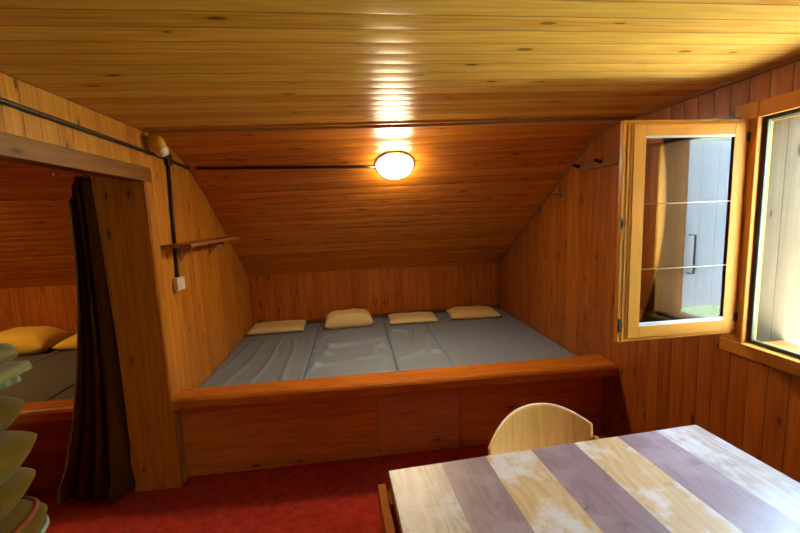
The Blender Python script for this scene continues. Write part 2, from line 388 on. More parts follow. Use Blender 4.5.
# right wall with the window opening
WY0, WY1, WZ0, WZ1 = -2.14, -0.94, 1.045, 2.065
b = MB(); P = PR
b.prism([(WY1, 0.0), (WY1, ZC)]+P+[(P[-1][0]+0.05, 0.0)], 'x', W, W+0.2, 'z', off=(0.0, 0))
b.box(W, W+0.2, YB, WY0, 0, ZC, 'z', off=(0.0, 0)); b.box(W, W+0.2, WY0, WY1, 0, WZ0, 'z', off=(0, 0)); b.box(W, W+0.2, WY0, WY1, WZ1, ZC, 'z', off=(0, 0))
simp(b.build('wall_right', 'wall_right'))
b = MB(); b.box(XN, W+0.2, YB-0.1, YB, 0, ZC, 'z'); simp(b.build('wall_back', 'wall_dark'))
b = MB(); b.box(XN-0.1, XN, YB, 2.15, 0, ZC, 'z'); simp(b.build('wall_outer', 'wall_dark'))

# trims along the ceiling edge
def edge_trim(name, x, inward, P, y0, r=0.013):
    m = MB(); pts = [(y0, ZC)]+P
    V = []
    for i, p in enumerate(pts):
        q0 = pts[max(i-1, 0)]; q1 = pts[min(i+1, len(pts)-1)]; d = Vector((q1[0]-q0[0], q1[1]-q0[1])).normalized(); n = Vector((d.y, -d.x))
        if n.y > 0: n = -n
        for (dx, dn) in ((0.001, 0.001), (0.001, r*1.5), (r*0.6, r*1.3), (r, r*0.6), (r, 0.001)):
            V.append((x+inward*dx, p[0]+n.x*dn, p[1]+n.y*dn))
    k = 5; F = []
    for i in range(len(pts)-1):
        for j in range(k): F.append((i*k+j, i*k+(j+1) % k, (i+1)*k+(j+1) % k, (i+1)*k+j))
    F += [tuple(range(k)), tuple(range(len(V)-1, len(V)-1-k, -1))]
    m.poly(V, F, 'y'); return simp(m.build(name, 'trim'))
edge_trim('trim_2', W, -1, PR, YB)
edge_trim('trim_3', 0.0, 1, PL, YB, 0.004)

# window_1: casing on the wall, frame in the reveal, one fixed leaf at the far end (out of the frame), daylight shutters outside
win = simp(empty('window_1', (W, -1.54, WZ0)))
win_loc = Vector((W, -1.54, WZ0))
def wpart(mb, name, mat, bevel=0.0, parent=None):
    o = mb.build(name, mat, None, bevel)
    o.data.transform(Matrix.Translation(-win_loc)); o.parent = parent or win
    return o
b = MB()
b.box(W-0.022, W+0.001, -0.945, -0.845, 0.985, 2.13, 'z'); b.box(W-0.022, W+0.001, -2.235, -2.135, 0.985, 2.13, 'z')
b.box(W-0.021, W+0.001, -2.135, -0.945, 2.06, 2.129, 'y'); wpart(b, 'casing', 'frame', 0.004)
b = MB(); b.box(W-0.028, W+0.10, -2.235, -0.842, 0.985, 1.046, 'y'); wpart(b, 'sill', 'frame', 0.005)
b = MB(); f0, f1 = W+0.03, W+0.045
b.box(f0, f1, -0.955, -0.9401, 1.047, 2.064, 'z'); b.box(f0, f1, -2.1399, -2.095, 1.047, 2.064, 'z')
b.box(f0, f1, -1.414, -0.955, 2.04, 2.064, 'y'); b.box(f0, f1, -1.414, -0.955, 1.047, 1.060, 'y'); b.box(W+0.0, W+0.035, -1.475, -1.415, 1.060, 2.04, 'z')
wpart(b, 'window_frame', 'frame', 0.003)
b = MB(); b.box(W+0.004, W+0.196, -1.605, -1.476, 1.048, 2.063, 'z'); b.box(W+0.036, W+0.196, -1.4765, -1.425, 1.048, 2.063, 'z'); wpart(b, 'mullion_post', 'wall_right', 0.003)
b = MB(); g0, g1 = W+0.012, W+0.0295
b.box(g0, g1, -0.960, -0.9405, 1.047, 2.063, 'z'); b.box(g0, g1, -1.414, -0.960, 2.045, 2.063, 'y'); b.box(g0, g1, -1.414, -0.960, 1.047, 1.064, 'y')
wpart(b, 'rubber_seal', 'gasket', 0.002)
b = MB()
b.box(W-0.01, W+0.045, -1.66, -1.606, 1.08, 2.03, 'z'); b.box(W-0.01, W+0.045, -2.12, -2.06, 1.08, 2.03, 'z'); b.box(W-0.01, W+0.045, -2.06, -1.66, 1.975, 2.03, 'y'); b.box(W-0.01, W+0.045, -2.06, -1.66, 1.08, 1.14, 'y')
leaf = wpart(b, 'closed_leaf', 'frame', 0.004)
b = MB(); b.box(W+0.012, W+0.018, -2.062, -1.658, 1.138, 1.977, 'z'); wpart(b, 'pane', 'glass', parent=leaf)
b = MB(); b.tube([(W-0.045, -1.633, 1.60), (W-0.045, -1.633, 1.50)], 0.008); b.tube([(W-0.01, -1.633, 1.60), (W-0.045, -1.633, 1.60)], 0.008); wpart(b, 'handle', 'steel', parent=leaf)

# outside
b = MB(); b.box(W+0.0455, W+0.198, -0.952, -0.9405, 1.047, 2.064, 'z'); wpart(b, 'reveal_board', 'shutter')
b = MB(); b.box(W+0.3, 10.5, -30, 30, -3.1, -3.0); o = b.build('ground_outside', 'ground'); tag(o, kind='structure')
def hill_screen(u, v):
    x = 10.5+45*u; y = -70+140*v
    return (x, y, -3.05+34*u**1.15+(1.6*noise.noise(Vector((x*0.12, y*0.12, 1)))+0.5*noise.noise(Vector((x*0.5, y*0.5, 5))))*min(1, u*6))
b = MB(); b.grid(hill_screen, 60, 90); o = b.build('added_hill_screen', 'screen_dark'); tag(o, kind='structure')  # unseen hill, added so less daylight reaches the far left ceiling
def shutter(name, y0, y1, x0, x1, face, label, mat):
    t = empty(name, (x0, (y0+y1)/2, 1.02)); inv = Matrix.Translation(-Vector(t.location))
    m = MB(); m.box(x0, x1, y0, y1, 1.02, 2.09, 'z', off=(0.02, 0)); o = m.build('board_panel', mat, t, 0.002); o.data.transform(inv)
    m = MB(); m.box(x1+0.001, x1+0.028, y0-0.004, y1+0.004, 1.02, 2.09, 'z'); o = m.build('edge_strip', 'teal', t, 0.002); o.data.transform(inv)
    if face < 0: return tag(t, label, 'shutter')
    m = MB(); yy = y1 if face > 0 else y0; hx = x0+(0.19 if face > 0 else 0.06); za, zc = (1.50, 1.25) if face > 0 else (1.30, 1.22)
    m.tube([(hx, yy, za), (hx, yy+face*0.045, za), (hx, yy+face*0.045, zc), (hx, yy, zc)], 0.007); o = m.build('pull_handle', 'black', t); o.data.transform(inv)
    return tag(t, label, 'shutter')
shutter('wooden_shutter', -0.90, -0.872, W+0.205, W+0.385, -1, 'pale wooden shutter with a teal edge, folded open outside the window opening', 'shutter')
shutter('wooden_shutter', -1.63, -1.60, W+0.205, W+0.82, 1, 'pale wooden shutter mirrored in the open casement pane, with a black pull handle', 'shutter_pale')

# ------------------------------------------------------------------ the open casement
SX0, SX1, SZ0, SZ1 = 0.0, 0.615, 1.085, 2.062
cas = empty('casement_sash', (W-0.008, -0.905, SZ0), 0.0)
cas.rotation_euler = (0, 0, math.radians(0.6))
tag(cas, 'open honey-wood window casement swung into the room, with a glass pane', 'window casement')
H = SZ1-SZ0; L = 0.615                       # local x runs from the hinge (0) to the free edge (-L)
def frame_boxes(m, x0, x1, z0, z1, y0, y1, sl, sr, bt, tp):
    m.box(x0, x0+sl, y0, y1, z0, z1, 'z'); m.box(x1-sr, x1, y0, y1, z0, z1, 'z')
    m.box(x0+sl, x1-sr, y0, y1, z0, z0+bt, 'x'); m.box(x0+sl, x1-sr, y0, y1, z1-tp, z1, 'x')
b = MB()
frame_boxes(b, -L, -0.002, 0.0, H, 0.0, 0.022, 0.050, 0.030, 0.035, 0.030)          # the outer, thin lip (far side)
frame_boxes(b, -L+0.018, -0.012, 0.008, H-0.010, -0.003, 0.0, 0.055, 0.055, 0.045, 0.040)
frame_boxes(b, -L+0.034, -0.020, 0.014, H-0.016, -0.006, -0.003, 0.064, 0.062, 0.055, 0.050)
frame_boxes(b, -L+0.044, -0.026, 0.018, H-0.020, -0.009, -0.006, 0.057, 0.060, 0.052, 0.048)
b.build('sash_frame', 'frame', cas, 0.0015)
b = MB(); b.box(-L+0.098, -0.080, 0.000, 0.005, 0.066, H-0.062, 'z'); pane_o = b.build('pane', 'glass', cas)
for za, zb in ((0.068, 0.084), (H-0.076, H-0.066)):
    b = MB(); b.box(-L+0.0985, -0.081, -0.0085, -0.0005, za, zb, 'x'); b.build('spacer_bar', 'spacer', pane_o)
for z in (0.62, 0.33):
    b = MB(); b.tube([(-L+0.104, -0.008, z), (-0.086, -0.008, z)], 0.0019, 6); b.build('glazing_bar', 'grey_pipe', pane_o)
for z in (0.08, H-0.08):
    b = MB(); b.tube([(-0.004, -0.016, z-0.03), (-0.004, -0.016, z+0.03)], 0.007); b.box(-0.03, -0.004, -0.014, -0.0095, z-0.02, z+0.02); b.build('hinge', 'black', cas)
b = MB(); b.box(-L+0.004, -L+0.014, -0.006, 0.0, 0.05, 0.11); b.tube([(-L+0.009, -0.006, 0.08), (-L+0.009, -0.012, 0.08)], 0.006); b.build('latch_plate', 'black', cas)
b = MB(); b.box(-L+0.004, -L+0.014, -0.006, 0.0, 0.52, 0.56); b.tube([(-L+0.009, -0.006, 0.54), (-L+0.009, -0.014, 0.54)], 0.005); b.build('latch_plate', 'black', cas)
b = MB(); b.box(-0.26, -0.06, -0.008, 0.01, H+0.0005, H+0.006); b.build('stay_arm', 'black', cas)

# ------------------------------------------------------------------ the bunk
def bunk(name, x0, x1, label, hatch, y_front=0.085):
    t = empty(name, (x0, y_front, 0)); inv = Matrix.Translation(-Vector(t.location))
    def part(m, nm, mat, bev=0.0, par=None):
        o = m.build(nm, mat, None, bev); o.data.transform(inv); o.parent = par or t; return o
    m = MB(); v = []
    for x in (x0, x1):
        v += [(x, y_front+0.03, 0.0), (x, y_front+0.03, 0.36), (x, knee_y(x)-0.004, 0.36), (x, knee_y(x)-0.004, 0.0)]
    m.poly(v, [(0, 1, 5, 4), (1, 2, 6, 5), (2, 3, 7, 6), (0, 4, 7, 3), (0, 3, 2, 1), (4, 5, 6, 7)], 'x'); part(m, 'base', 'trim')
    if hatch:
        m = MB(); m.box(0.0006, 0.0120, 0.002, y_front+0.028, 0.002, 0.52, 'z'); part(m, 'gap_shade_strip', 'wall_right', 0.001)  # added strip; darkness of the gap beside the jamb put into its wood colour
        for (a, c, mat, nm) in ((x0, 1.309, 'bunk', 'front_panel'), (1.313, 1.899, 'hatch', 'hatch_panel'), (1.903, x1, 'bunk', 'front_panel')):
            m = MB()
            if nm == 'front_panel':
                for k in range(3): m.box(a, c, y_front, y_front+0.029, 0.004+k*0.173, 0.175+k*0.173, 'x')
            else:
                m.box(a, c, y_front+0.002, y_front+0.029, 0.004, 0.262, 'x'); m.box(a, c, y_front+0.002, y_front+0.029, 0.264, 0.521, 'x')
            part(m, nm, mat, 0.002)
    else:
        m = MB(); m.box(x0, x1, y_front, y_front+0.029, 0.004, 0.521, 'x'); part(m, 'front_panel', 'wall_right', 0.002)
    m = MB(); sec = [(0.0, 0.522), (-0.006, 0.532), (-0.006, 0.580), (0.004, 0.594), (0.016, 0.602), (0.135, 0.604), (0.145, 0.596), (0.145, 0.522)]
    v = []; stations = [x0, x0+(x1-x0)*0.25, x0+(x1-x0)*0.5, x0+(x1-x0)*0.75, x1]; bow = [0.0, -0.03, -0.05, -0.06, -0.075] if hatch else [0.0]*5
    for x, yb in zip(stations, bow): v += [(x, p+(yb if k < 5 else 0.0), z) for k, (p, z) in enumerate(sec)]
    fs = [(i*8+j, i*8+(j+1) % 8, (i+1)*8+(j+1) % 8, (i+1)*8+j) for i in range(4) for j in range(8)]+[tuple(range(8)), tuple(range(39, 31, -1))]
    m.poly(v, fs, 'x'); part(m, 'rail', 'rail', 0.002)
    return tag(t, label, 'bunk platform')
bunk('bunk_platform', 0.0125, W-0.001, 'long wooden bunk platform with a polished front rail under the sloped ceiling', True)
bunk('bunk_platform', XN+0.002, -TH-0.006, 'dark wooden bunk platform seen through the curtained doorway', False)

def wrinkle(x, y, sd, kind):
    h = 0.0
    if kind == 'soft':
        h += 0.004*noise.noise(Vector((x*3+sd, y*2, sd)))
        h += 0.0015*noise.noise(Vector((x*16+sd, y*5, sd)))
        return h
    n = noise.noise(Vector((x*2.0+sd, y*1.5, sd*1.7)))
    if kind == 'long':      # long folds fanning out from the pillow
        u = (x-0.40)/(0.55+0.35*(2.0-y)); s = math.sin(u*34+n*3.0)
        h += 0.020*max(0, s)**4*max(0.0, min(1.0, 0.55+n))*max(0.0, min(1, (1.9-y)*1.2))
    else:                   # crumpled cross folds
        s = math.sin(y*21+x*7+n*7+sd); h += 0.034*max(0, s)**3*max(0.0, min(1.0, 0.5+noise.noise(Vector((x*3.2+sd, y*3.1, 4.0)))*1.6))
        s = math.sin(x*24-y*10+n*6+sd); h += 0.026*max(0, s)**3*max(0.0, min(1.0, 0.35+noise.noise(Vector((x*3.7, y*3.7+sd, 9.0)))*1.6))
    h += 0.005*noise.noise(Vector((x*6+sd, y*5, sd)))
    return h
def mattress(x0, x1, y0, y1f, ztop, mat, label, sd, kind, group, zb=0.361):
    wd = x1-x0
    def top(u, v):
        x = x0+wd*u; y1 = y1f(x)-0.036; y = y0+(y1-y0)*v
        e = min(u, 1-u)*wd; e2 = min(v, 1-v)*(y1-y0); r = 0.012
        d = 0.0
        for q in (e, e2):
            if q < r: d = max(d, r-math.sqrt(max(0, r*r-(r-q)**2)))
        edge = min(1.0, min(e, e2)/0.06)*max(0.05, min(1.0, (1.62-y)/0.12))
        return (x, y, ztop-d+wrinkle(x-x0, y, sd, kind)*edge)
    nu, nv = 72, 110
    m = MB(); V, F = m.grid(top, nu, nv)
    ring = [V[i][0] for i in range(nu+1)]+[V[nu][j] for j in range(1, nv+1)]+[V[i][nv] for i in range(nu-1, -1, -1)]+[V[0][j] for j in range(nv-1, 0, -1)]
    low = [m.bm.verts.new((v.co.x, v.co.y, zb)) for v in ring]
    for i in range(len(ring)):
        k = (i+1) % len(ring); f = m.bm.faces.new((ring[i], ring[k], low[k], low[i])); f.smooth = True
    m.bm.faces.new(low[::-1])
    o = m.build('mattress', mat); return tag(o, label, 'mattress', group)
g = 'grey mattresses on the long bunk'
mattress(0.004, 0.7645, 0.15, knee_y, 0.495, 'mattress', 'grey mattress at the left wall, with long folds below a flat pillow', 1.3, 'long', g)
mattress(0.7675, 1.4985, 0.15, knee_y, 0.498, 'mattress', 'crumpled grey mattress under the plump cream pillow', 5.1, 'crumple', g)
mattress(1.5015, 1.9535, 0.15, knee_y, 0.494, 'mattress', 'narrow grey mattress strip under the third pillow from the left', 8.6, 'crumple', g)
mattress(1.9565, 2.996, 0.15, knee_y, 0.496, 'mattress', 'smooth wide grey mattress along the right wall', 2.2, 'soft', g)
g = 'brown mattresses in the next room'
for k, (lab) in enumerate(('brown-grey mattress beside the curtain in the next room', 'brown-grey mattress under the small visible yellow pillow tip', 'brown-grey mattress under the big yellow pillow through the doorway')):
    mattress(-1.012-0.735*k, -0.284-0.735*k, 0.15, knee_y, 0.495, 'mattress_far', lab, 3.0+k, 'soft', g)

def pillow(name, cx, cy, w_, d_, h, rz, mat, label, group, z0=0.5035, tilt=0.0, sd=0.0, flat=0.0, pinch=0.07):
    def surf(sgn):
        def fn(u, v):
            a, c = u*2-1, v*2-1
            ex = 1-pinch*(1-c*c)*abs(a)**3*0.0
            k = (max(0, 1-abs(a)**(2.4+flat*6))*max(0, 1-abs(c)**(2.4+flat*6)))**(0.55)
            x = a*w_/2*(1-pinch*(1-abs(c)**2)*abs(a)); y = c*d_/2*(1-pinch*(1-abs(a)**2)*abs(c))
            n = noise.noise(Vector((a*2.2+sd, c*2.2, sd)))*0.10+noise.noise(Vector((a*6+sd, c*6, sd+3)))*0.035
            if sgn > 0: z = h*0.28+h*0.72*k*(1+n*1.2)+0.004*math.sin(a*9+c*5+sd)*(1-k)
            else: z = h*0.28-h*0.28*min(1.0, k*2.2)
            return (x, y, z)
        return fn
    m = MB(); m.grid(surf(1), 36, 28); m.grid(surf(-1), 36, 28)
    bmesh.ops.remove_doubles(m.bm, verts=m.bm.verts, dist=0.0045)
    o = m.build(name, mat); o.location = (cx, cy, z0); o.rotation_euler = (tilt, 0, rz)
    return tag(o, label, 'pillow', group)
g = 'cream pillows on the grey bunk'
pillow('pillow', 0.315, 1.85, 0.60, 0.38, 0.06, 0.03, 'cream', 'flat pale cream pillow in the left corner of the bunk', g, flat=0.5, sd=1, pinch=0.03)
pillow('pillow', 1.10, 1.84, 0.54, 0.34, 0.155, 0.05, 'cream', 'plump cream pillow, the thickest on the grey bunk', g, flat=0.3, sd=4, pinch=0.03)
pillow('pillow', 1.83, 1.87, 0.56, 0.38, 0.05, -0.02, 'cream', 'flat pale cream pillow third from the left on the bunk', g, flat=0.5, sd=7, pinch=0.03)
pillow('pillow', 2.55, 1.87, 0.58, 0.38, 0.085, -0.06, 'cream_deep', 'deeper yellow-cream pillow at the right wall end of the bunk', g, flat=0.2, sd=9, pinch=0.03)
g = 'yellow pillows in the next room'
pillow('pillow', -2.18, 1.74, 0.66, 0.48, 0.215, 0.05, 'yellow', 'plump yellow pillow seen through the doorway', g, flat=0.1, sd=12, pinch=0.03)
pillow('pillow', -1.47, 1.78, 0.66, 0.42, 0.13, -0.05, 'yellow', 'yellow pillow half hidden behind the brown curtain', g, flat=0.1, sd=15, pinch=0.03)

# ------------------------------------------------------------------ lamps
def dome_lamp(name, x, y, mat, label):
    z = slope_z(x, y); e = 0.02; n = Vector((-(slope_z(x+e, y)-slope_z(x-e, y))/(2*e), -(slope_z(x, y+e)-slope_z(x, y-e))/(2*e), 1)).normalized()*-1
    t = empty(name, (x, y, z)); t.rotation_euler = n.to_track_quat('Z', 'Y').to_euler(); q = Matrix.Identity(4)
    m = MB(); m.lathe([(0, 0.0015), (0.154, 0.0015), (0.156, 0.006), (0.150, 0.013), (0.138, 0.017), (0, 0.017)], q); m.build('rim', 'lamp_rim', t)
    m = MB(); pr = [(0.135, 0.0175)]+[(0.135*math.cos(a), 0.022+0.068*math.sin(a)) for a in [PI/2*i/10 for i in range(0, 10)]]+[(0, 0.090)]
    m.lathe(pr, q); m.build('opal_dome', mat, t)
    return tag(t, label, 'ceiling lamp')
dome_lamp('ceiling_lamp', 1.556, 0.585, 'opal', 'round white dome lamp glowing on the sloped board ceiling')
dome_lamp('ceiling_lamp', -2.35, 0.565, 'opal_far', 'glowing dome lamp on the ceiling of the next room')

t = empty('wall_bulb', (0.0, 0.12, 2.20)); q = Vector((0.25, 0.45, -0.85)).to_track_quat('Z', 'Y').to_matrix().to_4x4()
sh = Matrix.Translation((0.055, -0.055, 0.015)) @ q
m = MB(); m.lathe([(0, -0.012), (0.018, -0.012), (0.036, 0.0), (0.043, 0.018), (0.044, 0.045), (0.040, 0.065)], sh, 24); m.build('amber_cap', 'amber', t)
m = MB(); m.lathe([(0.040, 0.065), (0.040, 0.075), (0.035, 0.095), (0.022, 0.110), (0, 0.115)], sh, 24); m.build('white_globe', 'white_glass', t)
m = MB(); m.tube([(0.001, -0.045, 0.02), (0.03, -0.05, 0.02), (0.05, -0.052, 0.022)], 0.012); m.build('bracket', 'grey_pipe', t)
tag(t, 'small amber and white bulb lamp high on the left wall by the junction box', 'wall lamp')

# ------------------------------------------------------------------ conduits and switch
m = MB(); m.tube([(0.035, 0.075, ZC-0.013), (1.5, -0.02, ZC-0.013), (W-0.03, -0.125, ZC-0.013)], 0.0105); m.tube([(0.035, 0.075, ZC-0.013), (0.03, 0.072, 2.235), (0.03, 0.075, 2.222)], 0.008)
tag(m.build('ceiling_conduit', 'grey_pipe'), 'thin grey conduit running across the board ceiling from wall to wall', 'conduit')
t = empty('wall_conduit', (0, 0.22, 2.14))
def wp(m, nm, mat, bev=0.0):
    o = m.build(nm, mat, t, bev); o.data.transform(Matrix.Translation(-Vector(t.location))); return o
m = MB(); m.tube([(0.012, -2.4, 2.15), (0.012, -0.9, 2.152), (0.012, 0.30, 2.132), (0.012, 0.64, 2.112)], 0.011); wp(m, 'horizontal_run', 'brown_plastic')
m = MB(); m.tube([(0.012, 0.315, 2.13), (0.012, 0.262, 1.345)], 0.0115); wp(m, 'vertical_run', 'brown_plastic')
m = MB(); m.box(0.001, 0.03, 0.28, 0.345, 2.09, 2.165); wp(m, 'junction_box', 'brown_plastic', 0.006)
tag(t, 'dark brown conduit on the left wall with a drop to the switch', 'conduit')
m = MB(); pts = []
for i in range(14):
    x = 0.06+(1.405-0.06)*i/13; y = 0.655-0.055*i/13; pts.append((x, y, slope_z(x, y)-0.011))
m.tube(pts, 0.0105); tag(m.build('lamp_conduit', 'brown_plastic'), 'dark brown conduit on the sloped ceiling leading to the dome lamp', 'conduit')
t = empty('light_switch', (0.0, 0.262, 1.30))
m = MB(); m.box(0.001, 0.035, -0.055, 0.055, -0.042, 0.045); m.build('switch_box', 'white_plastic', t, 0.004)
m = MB(); m.box(0.0355, 0.041, -0.028, 0.028, -0.025, 0.027); m.build('rocker', 'white_plastic', t, 0.002)
tag(t, 'white surface light switch on the left wall under the shelf', 'light switch')

# ------------------------------------------------------------------ shelf on the left wall
t = empty('wall_shelf', (0.0, 0.3, 1.55))
m = MB(); m.poly([(0.001, -0.20, 0.0), (0.17, -0.16, 0.0), (0.17, 0.95, 0.0), (0.001, 1.0, 0.0), (0.001, -0.20, 0.022), (0.17, -0.16, 0.022), (0.17, 0.95, 0.022), (0.001, 1.0, 0.022)], [(0, 1, 2, 3), (4, 7, 6, 5), (0, 4, 5, 1), (1, 5, 6, 2), (2, 6, 7, 3), (3, 7, 4, 0)], 'y'); m.build('board', 'shelf', t, 0.002)
for y in (0.06, 0.62):
    m = MB(); m.box(0.001, 0.006, y-0.012, y+0.012, -0.11, -0.001); m.box(0.006, 0.13, y-0.012, y+0.012, -0.006, -0.001); m.tube([(0.006, y, -0.095), (0.10, y, -0.008)], 0.004, 6); m.build('bracket', 'steel', t)
m = MB(); m.tube([(0.10, 0.52, 0.0), (0.10, 0.52, -0.03), (0.115, 0.52, -0.045), (0.13, 0.52, -0.03)], 0.004, 8); m.build('hook', 'white_plastic', t)
tag(t, 'narrow wooden wall shelf on metal brackets above the light switch', 'shelf')

# ------------------------------------------------------------------ hooks and peg board on the right wall
def hook(y, z, yw, zw, label):
    t = empty('coat_hook', (W, y, z))
    m = MB(); m.box(-0.006, -0.001, -0.014, 0.014, -0.03, 0.03); m.build('plate', 'steel', t, 0.002)
    m = MB(); m.tube([(-0.006, 0, 0.01), (-0.04, 0, 0.008), (-0.055, 0, 0.02), (-0.058, 0, 0.04)], 0.005); m.tube([(-0.006, 0, -0.015), (-0.03, 0, -0.028), (-0.042, 0, -0.015)], 0.004); m.lathe([(0, -0.01), (0.008, -0.006), (0.010, 0), (0.008, 0.006), (0, 0.01)], Matrix.Translation((-0.058, 0, 0.045)), 12); m.build('double_hook', 'steel', t)
    m = MB(); m.tube([(-0.008, 0, 0.0), (-0.012, yw*0.5, zw*0.5-0.004), (-0.010, yw, zw)], 0.0022, 6); m.build('cord', 'black', t)
    tag(t, label, 'hook', 'metal hooks on the right wall')
hook(0.69, 1.825, 0.30, 0.02, 'upper metal hook on the right wall, nearer the window, with a thin cord')
hook(1.06, 1.690, 0.10, 0.035, 'lower metal hook on the right wall, close to the sloped ceiling')
t = empty('peg_board', (W, 0.2, 2.02))
m = MB(); m.box(-0.024, -0.001, -0.42, 0.24, -0.035, 0.035, 'y'); m.build('board', 'trim', t, 0.003)
for y in (0.21, -0.06, -0.33):
    m = MB(); m.tube([(-0.024, y, 0.0), (-0.075, y, 0.015)], [0.011, 0.014]); m.build('peg', 'black', t)
tag(t, 'short dark wooden peg board high on the right wall beside the casement', 'peg board')

# ------------------------------------------------------------------ curtain
t = empty('curtain_rod', (-0.275, -0.06, 2.0))
m = MB(); m.tube([(0.0, 0.0, 0.0), (-0.145, 0.0, 0.0)], 0.011); m.lathe([(0, -0.014), (0.012, -0.010), (0.016, 0), (0.012, 0.010), (0, 0.014)], Matrix.Translation((-0.15, 0, 0)), 14); m.build('rod', 'ply', t)
m = MB(); m.box(0.0, 0.008, -0.02, 0.02, -0.02, 0.02); m.build('bracket', 'steel', t)
tag(t, 'short pale wooden curtain rod end under the doorway lintel', 'curtain rod')
def cur(u, v):
    # u across the gathered width, v from the top down
    xr = -0.262; xl = -0.375-0.27*v**2.2
    x = xr+(xl-xr)*u
    amp = 0.022+0.035*v
    fold = math.sin(u*2*PI*3.6+0.6*math.sin(v*3.0)+0.5)
    y = -0.055+amp*fold*(0.6+0.4*math.sin(u*5+1))-0.02*math.sin(u*PI)
    x += 0.012*math.sin(u*2*PI*3.6*2+v*4)*v
    z = 1.985-v*(1.955-0.02*u)-0.13*max(0, (u-0.5)/0.5)**1.3*(1-v)**9
    if v > 0.80: k = (v-0.80)/0.20; x += 0.012*math.sin(k*9+u*17)*k; y -= 0.03*k*abs(math.sin(u*11))
    return (x, y, z)
m = MB(); m.grid(cur, 110, 70); o = m.build('curtain', 'curtain'); so = o.modifiers.new('thickness', 'SOLIDIFY'); so.thickness = 0.004; so.offset = 0
tag(o, 'dark brown curtain gathered at the far side of the doorway', 'curtain')
m = MB(); m.tube([Vector(cur(1.0, i/40))+Vector((-0.001, -0.004, 0)) for i in range(41)], 0.0045, 6); h = m.build('hem', 'hem', o); h['label'] = 'lighter brown stitched hem'

# ------------------------------------------------------------------ table and chair
t = empty('table', (1.293, -1.150, 0.0), math.radians(3.3))
TW, TL = 1.352, 0.86
m = MB(); edges = [0.0, 0.205, 0.385, 0.578, 0.768, 0.965, 1.150, TW]
mi = [0, 2, 1, 2, 1, 2, 0]
for k in range(7):
    m.box(edges[k], edges[k+1], -TL, 0.0, 0.722, 0.75, 'y', mat=mi[k])
bmesh.ops.remove_doubles(m.bm, verts=m.bm.verts, dist=1e-4)
bmesh.ops.delete(m.bm, geom=[f for f in m.bm.faces if abs(f.normal.x) > 0.9 and 0.01 < f.calc_center_median().x < TW-0.01], context='FACES_ONLY')
top = m.build('tabletop', ['t_pale', 't_tan', 't_purple'], t, 0.004); top['label'] = 'tabletop of alternating pale and purple-brown boards'
m = MB(); e = 0.012
m.box(-e, 0.0-0.0005, -TL, 0.0, 0.722, 0.7495, 'y'); 
m.bm.free()
for (nm, d, gn) in (('apron', (-0.042, -0.012, -TL+0.06, -0.004, 0.60, 0.702), 'y'), ('apron', (TW-0.06, TW-0.035, -TL+0.06, -0.05, 0.60, 0.70), 'y'), ('apron', (0.0, TW-0.06, -0.055, -0.03, 0.60, 0.70), 'x'), ('apron', (0.0, TW-0.06, -TL+0.03, -TL+0.055, 0.60, 0.70), 'x')):
    lbox(nm, 'orange_wood', t, d, gn)
lbox('stretcher', 'orange_wood', t, (-0.012, TW-0.035, -TL/2-0.03, -TL/2+0.03, 0.7005, 0.7215), 'x')
for (x, y) in ((-0.0115, -0.14), (TW-0.125, -0.14), (-0.0115, -TL+0.06), (TW-0.125, -TL+0.06)):
    lbox('leg', 'orange_wood', t, (x, x+0.065, y, y+0.064, 0.0, 0.7215), 'z')
tag(t, 'wooden table with a worn top of pale and purple striped boards', 'table')

